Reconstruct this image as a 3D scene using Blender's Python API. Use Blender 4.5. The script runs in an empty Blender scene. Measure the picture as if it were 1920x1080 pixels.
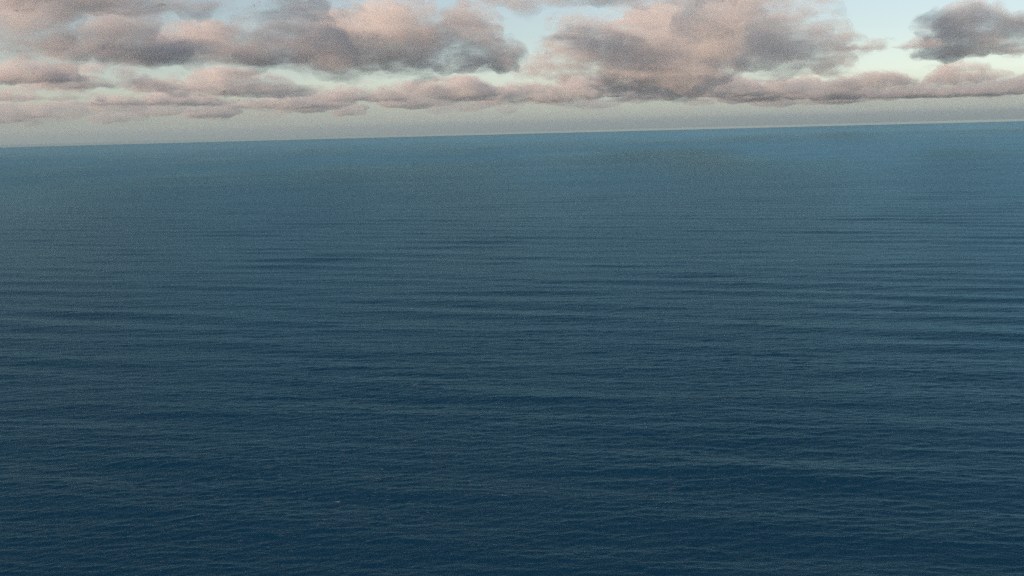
import bpy, bmesh, math, random
import numpy as np
from mathutils import Vector, Matrix, Euler

S = bpy.context.scene
COL = S.collection
R = math.radians

# ------------------------------------------------------------------ camera
EYE = 230.0
HFOV = 50.0
F = 960.0 / math.tan(R(HFOV / 2))                 # focal length in pixels of a 1920 wide frame
PITCH = math.degrees(math.atan(292.5 / F))
ROLL = 1.48
cam_d = bpy.data.cameras.new("camera")
cam = bpy.data.objects.new("camera", cam_d)
COL.objects.link(cam)
cam_d.sensor_width = 36
cam_d.lens = 18 / math.tan(R(HFOV / 2))
cam_d.clip_start = 1
cam_d.clip_end = 400000
rot = Matrix.Rotation(R(90 - PITCH), 4, 'X') @ Matrix.Rotation(R(-ROLL), 4, 'Z')
cam.matrix_world = Matrix.Translation((0, 0, EYE)) @ rot
S.camera = cam

# ------------------------------------------------------------------ light
SUN_ELEV, SUN_AZ = 15.0, 222.0                    # azimuth clockwise from +Y (north)
sdir = Vector((math.sin(R(SUN_AZ)) * math.cos(R(SUN_ELEV)), math.cos(R(SUN_AZ)) * math.cos(R(SUN_ELEV)), math.sin(R(SUN_ELEV))))
W = bpy.data.worlds.new("World")
S.world = W
W.use_nodes = True
nt = W.node_tree
bg = nt.nodes["Background"]
sky = nt.nodes.new("ShaderNodeTexSky")
sky.sky_type = 'NISHITA'
sky.sun_disc = False
sky.sun_elevation = R(SUN_ELEV)
sky.sun_rotation = R(SUN_AZ)
sky.altitude = 100
sky.air_density = 1.0
sky.dust_density = 0.4
sky.ozone_density = 2.2
hs = nt.nodes.new("ShaderNodeHueSaturation")
hs.inputs["Saturation"].default_value = 0.66
nt.links.new(sky.outputs[0], hs.inputs["Color"])
nt.links.new(hs.outputs[0], bg.inputs[0])
bg.inputs[1].default_value = 0.10
sun_d = bpy.data.lights.new("sun", 'SUN')
sun_d.energy = 3.9
sun_d.angle = R(0.5)
sun_d.color = (1.0, 0.655, 0.455)
sun = bpy.data.objects.new("sun", sun_d)
COL.objects.link(sun)
sun.rotation_euler = (-sdir).to_track_quat('-Z', 'Y').to_euler()
sun.location = sdir * 3000

S.view_settings.view_transform = 'Standard'
S.view_settings.look = 'None'
S.view_settings.gamma = 1
S.view_settings.exposure = 0.24
S.cycles.use_denoising = False
S.cycles.use_adaptive_sampling = True
S.cycles.adaptive_threshold = 0.015
S.cycles.adaptive_min_samples = 32
S.cycles.volume_bounces = 10
S.cycles.max_bounces = 14
S.cycles.volume_step_rate = 1.0
S.cycles.volume_max_steps = 256

# ------------------------------------------------------------------ materials
def new_mat(name):
    m = bpy.data.materials.new(name)
    m.use_nodes = True
    m.node_tree.nodes.clear()
    return m, m.node_tree, m.node_tree.nodes.new("ShaderNodeOutputMaterial")

def water_material():
    m, t, out = new_mat("sea water")
    N, L = t.nodes, t.links
    # body colour of deep water under a rough mirror; Gaussian wave slopes keep grazing reflectance well below 1
    body = N.new("ShaderNodeBsdfDiffuse"); body.inputs["Color"].default_value = (0.003, 0.036, 0.080, 1)
    p = N.new("ShaderNodeBsdfAnisotropic"); p.distribution = 'BECKMANN'
    p.inputs["Color"].default_value = (0.52, 0.90, 0.96, 1)
    fr = N.new("ShaderNodeFresnel"); fr.inputs["IOR"].default_value = 1.333
    pw = N.new("ShaderNodeMath"); pw.operation = 'POWER'; pw.inputs[1].default_value = 1.0
    fm = N.new("ShaderNodeMath"); fm.operation = 'MULTIPLY'; fm.inputs[1].default_value = 0.52
    L.new(fr.outputs[0], pw.inputs[0]); L.new(pw.outputs[0], fm.inputs[0])
    tc = N.new("ShaderNodeNewGeometry")
    def streaks(across, along, turn, detail, rough=0.55):
        mp = N.new("ShaderNodeMapping"); mp.inputs["Scale"].default_value = (1 / along, 1 / across, 1 / across)
        mp.inputs["Rotation"].default_value = (0, 0, R(turn))
        L.new(tc.outputs["Position"], mp.inputs[0])
        n = N.new("ShaderNodeTexNoise"); n.inputs["Scale"].default_value = 1; n.inputs["Detail"].default_value = detail
        n.inputs["Roughness"].default_value = rough
        L.new(mp.outputs[0], n.inputs["Vector"])
        return n.outputs["Fac"]
    # gusts ruffle the water in streaks of very different sizes
    ga = streaks(45, 150, 9, 6, 0.65); gb = streaks(420, 1300, 14, 5)
    ad = N.new("ShaderNodeMath"); ad.operation = 'ADD'
    L.new(ga, ad.inputs[0]); L.new(gb, ad.inputs[1])
    mr = N.new("ShaderNodeMapRange")
    mr.inputs["From Min"].default_value = 0.75; mr.inputs["From Max"].default_value = 1.25
    mr.inputs["To Min"].default_value = 0.36; mr.inputs["To Max"].default_value = 0.50
    L.new(ad.outputs[0], mr.inputs["Value"])
    L.new(mr.outputs[0], p.inputs["Roughness"])
    # swell too far off for the mesh, then chop, then ripples of a metre or two, stretched along their crests
    prev = None
    for ac, al, tn, dt, dist in ((60, 190, 12, 6, 1.0), (14, 48, 5, 4, 0.75), (1.8, 5.0, -8, 3, 0.42), (0.6, 1.4, -8, 2, 0.14)):
        b = N.new("ShaderNodeBump"); b.inputs["Distance"].default_value = dist; b.inputs["Strength"].default_value = 1
        L.new(streaks(ac, al, tn, dt), b.inputs["Height"])
        if prev: L.new(prev.outputs[0], b.inputs["Normal"])
        prev = b
    for q in (p, body, fr): L.new(prev.outputs[0], q.inputs["Normal"])
    # sparse thin foam left by small breaking crests
    fo = streaks(2.6, 8.0, 7, 4, 0.7); fz = streaks(260, 420, 20, 2)
    fa = N.new("ShaderNodeMapRange"); fa.inputs["From Min"].default_value = 0.625; fa.inputs["From Max"].default_value = 0.76
    L.new(fo, fa.inputs["Value"])
    fb = N.new("ShaderNodeMapRange"); fb.inputs["From Min"].default_value = 0.47; fb.inputs["From Max"].default_value = 0.62
    L.new(fz, fb.inputs["Value"])
    fc = N.new("ShaderNodeMath"); fc.operation = 'MULTIPLY'
    L.new(fa.outputs[0], fc.inputs[0]); L.new(fb.outputs[0], fc.inputs[1])
    cm = N.new("ShaderNodeMix"); cm.data_type = 'RGBA'
    for i_ in cm.inputs:
        if i_.type == 'RGBA' and i_.name == 'A': i_.default_value = body.inputs["Color"].default_value[:]
        if i_.type == 'RGBA' and i_.name == 'B': i_.default_value = (0.32, 0.38, 0.40, 1)
    L.new(fc.outputs[0], cm.inputs["Factor"])
    L.new(next(o_ for o_ in cm.outputs if o_.type == 'RGBA'), body.inputs["Color"])
    mixs = N.new("ShaderNodeMixShader")
    L.new(fm.outputs[0], mixs.inputs[0]); L.new(body.outputs[0], mixs.inputs[1]); L.new(p.outputs[0], mixs.inputs[2])
    L.new(mixs.outputs[0], out.inputs["Surface"])
    return m

def vol_mat(name, density, color=(0.995, 0.985, 0.97), aniso=0.3):
    m, t, out = new_mat(name)
    v = t.nodes.new("ShaderNodeVolumePrincipled")
    v.inputs["Color"].default_value = (*color, 1)
    v.inputs["Density"].default_value = density
    v.inputs["Anisotropy"].default_value = aniso
    t.links.new(v.outputs[0], out.inputs["Volume"])
    return m

def cloud_mat(name, density, size, lo, hi, flat=1.0, aniso=0.05):
    m = vol_mat(name, density, aniso=aniso)
    N, L = m.node_tree.nodes, m.node_tree.links
    v = next(n for n in N if n.type == 'PRINCIPLED_VOLUME')
    g = N.new("ShaderNodeNewGeometry")
    mp = N.new("ShaderNodeMapping"); mp.inputs["Scale"].default_value = (0.55 / size, 1 / size, 1.9 / size)
    L.new(g.outputs["Position"], mp.inputs[0])
    n = N.new("ShaderNodeTexNoise"); n.inputs["Scale"].default_value = 1
    n.inputs["Detail"].default_value = 5; n.inputs["Roughness"].default_value = 0.68
    L.new(mp.outputs[0], n.inputs["Vector"])
    r = N.new("ShaderNodeMapRange"); r.interpolation_type = 'SMOOTHSTEP'
    r.inputs["From Min"].default_value = lo; r.inputs["From Max"].default_value = hi
    r.inputs["To Min"].default_value = 0; r.inputs["To Max"].default_value = density
    big = N.new("ShaderNodeTexNoise"); big.inputs["Scale"].default_value = 0.24; big.inputs["Detail"].default_value = 1
    L.new(mp.outputs[0], big.inputs["Vector"])
    mx = N.new("ShaderNodeMix"); mx.inputs["Factor"].default_value = 0.42
    L.new(n.outputs["Fac"], mx.inputs["A"]); L.new(big.outputs["Fac"], mx.inputs["B"])
    L.new(mx.outputs["Result"], r.inputs["Value"])
    L.new(r.outputs[0], v.inputs["Density"])
    return m

# ------------------------------------------------------------------ sea
def build_sea():
    rng = np.random.default_rng(7)
    # rings: even steps of depression angle near, growing far
    dep = np.concatenate([np.radians(np.arange(38, 26, -0.25)), np.radians(np.arange(26, 0.6, -0.023))])
    r = EYE / np.tan(dep)
    far = np.geomspace(r[-1], 120000, 160)[1:]
    r = np.concatenate([r, far])
    fine = np.radians(np.arange(-40, 40.01, 0.085))
    coarse = np.radians(np.arange(42, 318.1, 3.0))
    az = np.concatenate([fine, coarse])
    nr, na = len(r), len(az)
    A, RR = np.meshgrid(az, r)
    X = RR * np.sin(A); Y = RR * np.cos(A)
    Z = np.zeros_like(X); DX = np.zeros_like(X); DY = np.zeros_like(X)
    dr = np.gradient(r)[:, None]
    da = np.gradient(az)[None, :]
    sp_r = np.broadcast_to(dr, X.shape)
    sp_t = RR * np.abs(da)
    sinA, cosA = np.sin(A), np.cos(A)
    main = R(9)                                    # mean travel direction, from the y axis
    comps = []
    for k in range(230):
        lam = float(np.exp(rng.uniform(np.log(2.4), np.log(230.0))))
        spread = 0.2 if lam > 25 else 0.26 if lam > 9 else 0.34
        th = main + rng.normal(0, spread)
        if k % 4 == 0: th = main + rng.choice([-0.75, 0.65]) + rng.normal(0, 0.25)
        slope = 0.0165 * (1.0 if lam < 12 else (12 / lam) ** 0.95)
        comps.append((lam, th, slope, rng.uniform(0, 2 * math.pi)))
    for k in range(14):                            # one slanting swell
        comps.append((rng.uniform(55, 130), R(20) + rng.normal(0, 0.09), 0.013, rng.uniform(0, 2 * math.pi)))
    for lam, th, slope, ph in comps:
        k = 2 * math.pi / lam
        kx, ky = math.sin(th), math.cos(th)
        lr = lam / np.maximum(np.abs(kx * sinA + ky * cosA), 1e-3)
        lt = lam / np.maximum(np.abs(kx * cosA - ky * sinA), 1e-3)
        w = np.clip((lr / sp_r - 2.0) / 1.5, 0, 1) * np.clip((lt / sp_t - 2.0) / 1.5, 0, 1)
        a = slope / k
        P = k * (kx * X + ky * Y) + ph
        Z += w * a * np.cos(P)
        s = w * a * np.sin(P)
        DX -= kx * s; DY -= ky * s
    # slow modulation of wave height: sets of higher and lower waves
    mod = 1 + 0.2 * np.sin(X / 61 + 1.3 * np.sin(Y / 140)) * np.sin(Y / 97 + 0.7 * np.sin(X / 173 + 2))
    Z *= mod
    co = np.stack([X + DX, Y + DY, Z], -1).reshape(-1, 3)
    i = np.arange(nr - 1)[:, None]; j = np.arange(na)[None, :]
    jn = (j + 1) % na
    q = np.stack([np.broadcast_to(i * na + j, (nr - 1, na)), np.broadcast_to(i * na + jn, (nr - 1, na)),
                  np.broadcast_to((i + 1) * na + jn, (nr - 1, na)), np.broadcast_to((i + 1) * na + j, (nr - 1, na))], -1)
    q = q.reshape(-1, 4)
    # disc under the viewer
    c = len(co)
    co = np.vstack([co, [[0, 0, 0]]])
    tri = np.stack([np.full(na, c), (np.arange(na) + 1) % na, np.arange(na)], -1)
    me = bpy.data.meshes.new("sea")
    nq, ntr = len(q), len(tri)
    me.vertices.add(len(co)); me.vertices.foreach_set("co", co.astype(np.float32).ravel())
    loops = np.concatenate([q.ravel(), tri.ravel()]).astype(np.int32)
    me.loops.add(len(loops)); me.loops.foreach_set("vertex_index", loops)
    starts = np.concatenate([np.arange(nq) * 4, nq * 4 + np.arange(ntr) * 3]).astype(np.int32)
    me.polygons.add(nq + ntr)
    me.polygons.foreach_set("loop_start", starts)
    me.polygons.foreach_set("use_smooth", np.ones(nq + ntr, dtype=bool))
    me.update(calc_edges=True); me.validate()
    o = bpy.data.objects.new("sea", me); COL.objects.link(o)
    me.materials.append(water_material())
    o["kind"] = "structure"
    o["label"] = "dark blue open sea with long low ripples reaching the horizon"
    return o
build_sea()

# ------------------------------------------------------------------ clouds
BASE = 850.0
M_CORE = cloud_mat("cloud core", 0.0054, 170, 0.43, 0.57)
M_VEIL = cloud_mat("cloud veil", 0.0042, 200, 0.46, 0.64)
TEX = {}
def tex(size, depth):
    key = (size, depth)
    if key not in TEX:
        t = bpy.data.textures.new("billow %d" % size, 'CLOUDS')
        t.noise_scale = size; t.noise_depth = depth; t.noise_basis = 'BLENDER_ORIGINAL'
        TEX[key] = t
    return TEX[key]

def _ico():
    bm = bmesh.new(); bmesh.ops.create_icosphere(bm, subdivisions=3, radius=1)
    v = np.array([x.co[:] for x in bm.verts]); f = np.array([[w.index for w in q.verts] for q in bm.faces]); bm.free()
    return v, f
ICO_V, ICO_F = _ico()

def puff_mesh(name, puffs):
    P = np.array(puffs)
    V = (ICO_V[None] * P[:, None, 3:6] + P[:, None, 0:3]).reshape(-1, 3)
    Fc = (ICO_F[None] + (np.arange(len(P)) * len(ICO_V))[:, None, None]).reshape(-1, 3)
    me = bpy.data.meshes.new(name)
    me.vertices.add(len(V)); me.vertices.foreach_set("co", V.astype(np.float32).ravel())
    me.loops.add(Fc.size); me.loops.foreach_set("vertex_index", Fc.astype(np.int32).ravel())
    me.polygons.add(len(Fc)); me.polygons.foreach_set("loop_start", (np.arange(len(Fc)) * 3).astype(np.int32))
    me.update(calc_edges=True)
    return me

def hull(name, puffs, voxel, disp, mat, parent, loc, az):
    o = bpy.data.objects.new(name, puff_mesh(name, puffs)); COL.objects.link(o)
    o.data.materials.append(mat)
    o.location = loc; o.rotation_euler = (0, 0, -az)
    if parent: 
        o.parent = parent; o.location = (0, 0, 0); o.rotation_euler = (0, 0, 0)
    m = o.modifiers.new("union", 'REMESH'); m.mode = 'VOXEL'; m.voxel_size = voxel
    for size, depth, st in disp:
        d = o.modifiers.new("billow", 'DISPLACE'); d.texture = tex(size, depth)
        d.texture_coords = 'GLOBAL'; d.strength = st; d.mid_level = 0.5
    return o

def cloud(azd, dist, w, h, label, seed, lift=0.0, depth=0.6, lean=0.0, peak=0.0, veil=1.0, lumps=1.0):
    """A cumulus bank: azimuth of its middle, distance of its base, width, height above the base (metres)."""
    rnd = random.Random(seed)
    n = int((20 + w / 38) * lumps)
    core, veilp = [], []
    for i in range(n):
        u = rnd.uniform(-1, 1)
        env = (1 - abs(u - peak * .5) ** 2.2 * .85)
        env = max(env, .15)
        y = rnd.uniform(-1, 1) * depth * w * .35
        top = h * env * rnd.uniform(.55, 1.0)
        rz = rnd.uniform(.10, .25) * h * env ** .5
        z = max(rz * .55, top - rz) if rnd.random() < .6 else rnd.uniform(rz * .5, max(rz * .55, top - rz))
        rx = rz * rnd.uniform(1.1, 2.2)
        x = u * (w / 2 - rx * .6) + lean * z
        core.append((x, y, z, rx, rx * rnd.uniform(.8, 1.2), rz))
    for i in range(int(w / 350) + 2):              # flat spreading base
        u = rnd.uniform(-.85, .85)
        rx = w * rnd.uniform(.12, .2)
        core.append((u * (w / 2 - rx * .5), rnd.uniform(-.3, .3) * depth * w * .5, h * .13, rx, rx * .7, h * rnd.uniform(.10, .16)))
    for c in core:
        if rnd.random() < .8:
            k = rnd.uniform(1.3, 2.0)
            veilp.append((c[0] + rnd.uniform(-.3, .3) * c[3], c[1], c[2] + rnd.uniform(-.1, .2) * c[5], c[3] * k, c[4] * k, c[5] * k))
    a = R(azd)
    loc = (dist * math.sin(a), dist * math.cos(a), BASE + lift)
    s = h / 500
    vox = max(16, dist / 420)
    r = hull("cloud", core, vox, ((170 * s + 50, 3, 120 * s), (70 * s + 20, 3, 70 * s)), M_CORE, None, loc, a)
    r["label"] = label; r["category"] = "cloud"; r["group"] = "broken clouds in rows above the sea"
    if veil:
        hull("cloud_veil", veilp, vox * 1.3, ((300 * s + 60, 3, 200 * s), (90, 2, 70 * s)), M_VEIL, r, loc, 0)
    return r

def px_cloud(xc, yb, yt, wpx, label, seed, **kw):
    hy = 274 - 0.025 * xc
    lift = kw.get('lift', 0)
    el = (hy - yb) / F
    dist = (BASE + lift - EYE) / el
    h = (yb - yt) / F * dist
    az = math.degrees(math.atan((xc - 960) / F))
    return cloud(az, dist, 1.14 * wpx / F * dist, 1.08 * h, label, seed, **kw)

# x of the middle, y of the base, y of the top and width, measured on a 1920 wide frame, give each bank its true distance
T = [
 (180, 48, -70, 420, "near grey cloud cut by the upper edge of the photo at the far left", {}),
 (1130, 22, -90, 460, "near grey cloud cut by the upper edge of the photo right of the middle", {}),
 (50, 120, 25, 260, "grey cloud with a dark flat base at the far left of the top row", {}),
 (235, 126, 44, 270, "grey and pink cloud second from the left in the top row", {}),
 (400, 134, 60, 230, "soft grey cloud right below the blue gap in the top row", {}),
 (575, 124, 12, 190, "cloud with the darkest base, just right of the blue gap", {}),
 (710, 136, 8, 260, "broad pinkish grey cloud above the white opening", {}),
 (872, 138, 34, 200, "pinkish cloud just left of the bright gap in the middle", {}),
 (1105, 148, 40, 180, "cloud with a pink spot just right of the bright middle gap", {}),
 (1240, 150, 14, 190, "largest grey cloud of the top row, right of the bright middle gap", {}),
 (1365, 118, -10, 95, "smooth slate grey cloud touching the pink cumulus from the left", {}),
 (1490, 137, 34, 190, "brightest pink cumulus with clear pale sky above it", {"lift": -190, "lumps": 2.2}),
 (1665, 108, 84, 210, "thin dark grey streak of cloud right of the pink cumulus", {}),
 (1840, 120, 36, 210, "dark slate cloud at the right end of the top row", {}),
 (70, 168, 132, 230, "low pink topped cloud at the left end of the second row", {}),
 (210, 176, 130, 220, "second low pink topped cloud from the left in the second row", {}),
 (340, 180, 150, 170, "small low grey cloud between two pink topped ones in the second row", {}),
 (450, 184, 138, 240, "long low cloud with a pink band left of the white opening", {}),
 (90, 199, 168, 210, "faint low cloud under the left end of the second row", {}),
 (310, 203, 178, 220, "faint low pinkish cloud below the second row on the left", {}),
 (540, 206, 184, 240, "faint low cloud below the long pink banded one", {}),
 (690, 194, 158, 150, "little pinkish cloud at the right foot of the white opening", {}),
 (830, 188, 146, 240, "wide grey cloud under the pinkish cloud left of the middle gap", {}),
 (990, 196, 160, 170, "low pale cloud at the foot of the bright middle gap", {}),
 (1140, 186, 142, 230, "grey cloud at the right foot of the bright middle gap", {}),
 (1310, 186, 144, 260, "wide mauve grey cloud under the largest cloud of the top row", {}),
 (1495, 190, 150, 180, "low slate cloud standing under the pink cumulus", {}),
 (1630, 170, 140, 150, "dark little hump of cloud left of the bright opening on the right", {}),
 (1795, 166, 128, 110, "dark steep hump of cloud right of the bright opening on the right", {}),
 (1720, 188, 166, 360, "flat dark band of cloud low on the right", {}),
 (1890, 184, 160, 120, "low grey cloud at the right end of the second row", {}),
]
for k, (xc, yb, yt, wp, lab, kw) in enumerate(T):
    px_cloud(xc, yb, yt, wp, lab, k + 1, **kw)

# far rows that merge into one another towards the horizon
def far_rows():
    rnd = random.Random(5)
    puffs = []
    for y0, y1, n in ((22000, 27000, 34), (28000, 37000, 44)):
        for i in range(n):
            y = rnd.uniform(y0, y1); x = rnd.uniform(-.56, .56) * y
            w = rnd.uniform(600, 1900); h = rnd.uniform(220, 420)
            puffs.append((x, y, h * .4, w * .5, w * .4, h * .5))
            for j in range(5):
                k = rnd.uniform(-.8, .8)
                puffs.append((x + k * w * .5, y + rnd.uniform(-300, 300), h * rnd.uniform(.3, .8), h * rnd.uniform(.6, 1.2), h * .8, h * rnd.uniform(.3, .6)))
    o = hull("distant_clouds", puffs, 90, ((500, 2, 160),), cloud_mat("far cloud", 0.004, 500, .4, .65), None, (0, 0, BASE), 0)
    o["kind"] = "stuff"; o["label"] = "faint small clouds merging into a pale band above the horizon"
far_rows()

# unseen clouds added above the frame to cast shadows on the rows behind
def shade_clouds():
    rnd = random.Random(11)
    puffs = []
    for azd, y, w in ((-24, 5600, 1500), (-25, 7200, 1000), (-6, 5900, 1300), (-1.6, 8300, 420), (0.4, 10900, 1500), (16, 6000, 1700), (17.7, 8760, 1700)):
        cx = y * math.tan(R(azd))
        for j in range(16):
            x = cx + rnd.uniform(-.5, .5) * w
            puffs.append((x, y + rnd.uniform(-350, 350), rnd.uniform(0, 160), rnd.uniform(180, 420), rnd.uniform(180, 350), rnd.uniform(90, 170)))
    o = hull("shade_clouds", puffs, 32, ((300, 3, 180),), M_CORE, None, (0, 0, 1750), 0)
    o["kind"] = "stuff"; o["label"] = "unseen higher clouds added to shade the rows"
shade_clouds()

# thin even layers of stratus added far out to fade the clouds like haze
bm = bmesh.new()
for k, y0 in enumerate((13000, 19000, 27000)):
    bmesh.ops.create_cube(bm, size=1, matrix=Matrix.Translation((0, (y0 + 250000) / 2, BASE - 60 + 150 * k)) @ Matrix.Diagonal((300000, 250000 - y0, 140, 1)))
bmesh.ops.create_cube(bm, size=1, matrix=Matrix.Translation((0, 170000, 458)) @ Matrix.Diagonal((360000, 260000, 424, 1)))
me = bpy.data.meshes.new("mist"); bm.to_mesh(me); bm.free()
o = bpy.data.objects.new("far_mist", me); COL.objects.link(o)
me.materials.append(vol_mat("thin stratus", 0.00005, (0.78, 0.97, 0.98), aniso=0.2))
o["kind"] = "stuff"; o["label"] = "thin pale mist added far out to haze the distant clouds"

# ------------------------------------------------------------------ haze over the water
bm = bmesh.new()
bmesh.ops.create_cube(bm, size=1, matrix=Matrix.Translation((0, 0, 118)) @ Matrix.Diagonal((260000, 260000, 250, 1)))
me = bpy.data.meshes.new("haze"); bm.to_mesh(me); bm.free()
hz = bpy.data.objects.new("haze", me); COL.objects.link(hz)
me.materials.append(vol_mat("sea haze", 0.000008, (0.5, 0.85, 1.0), 0.0))
hz["kind"] = "stuff"; hz["label"] = "thin blue haze over the sea"
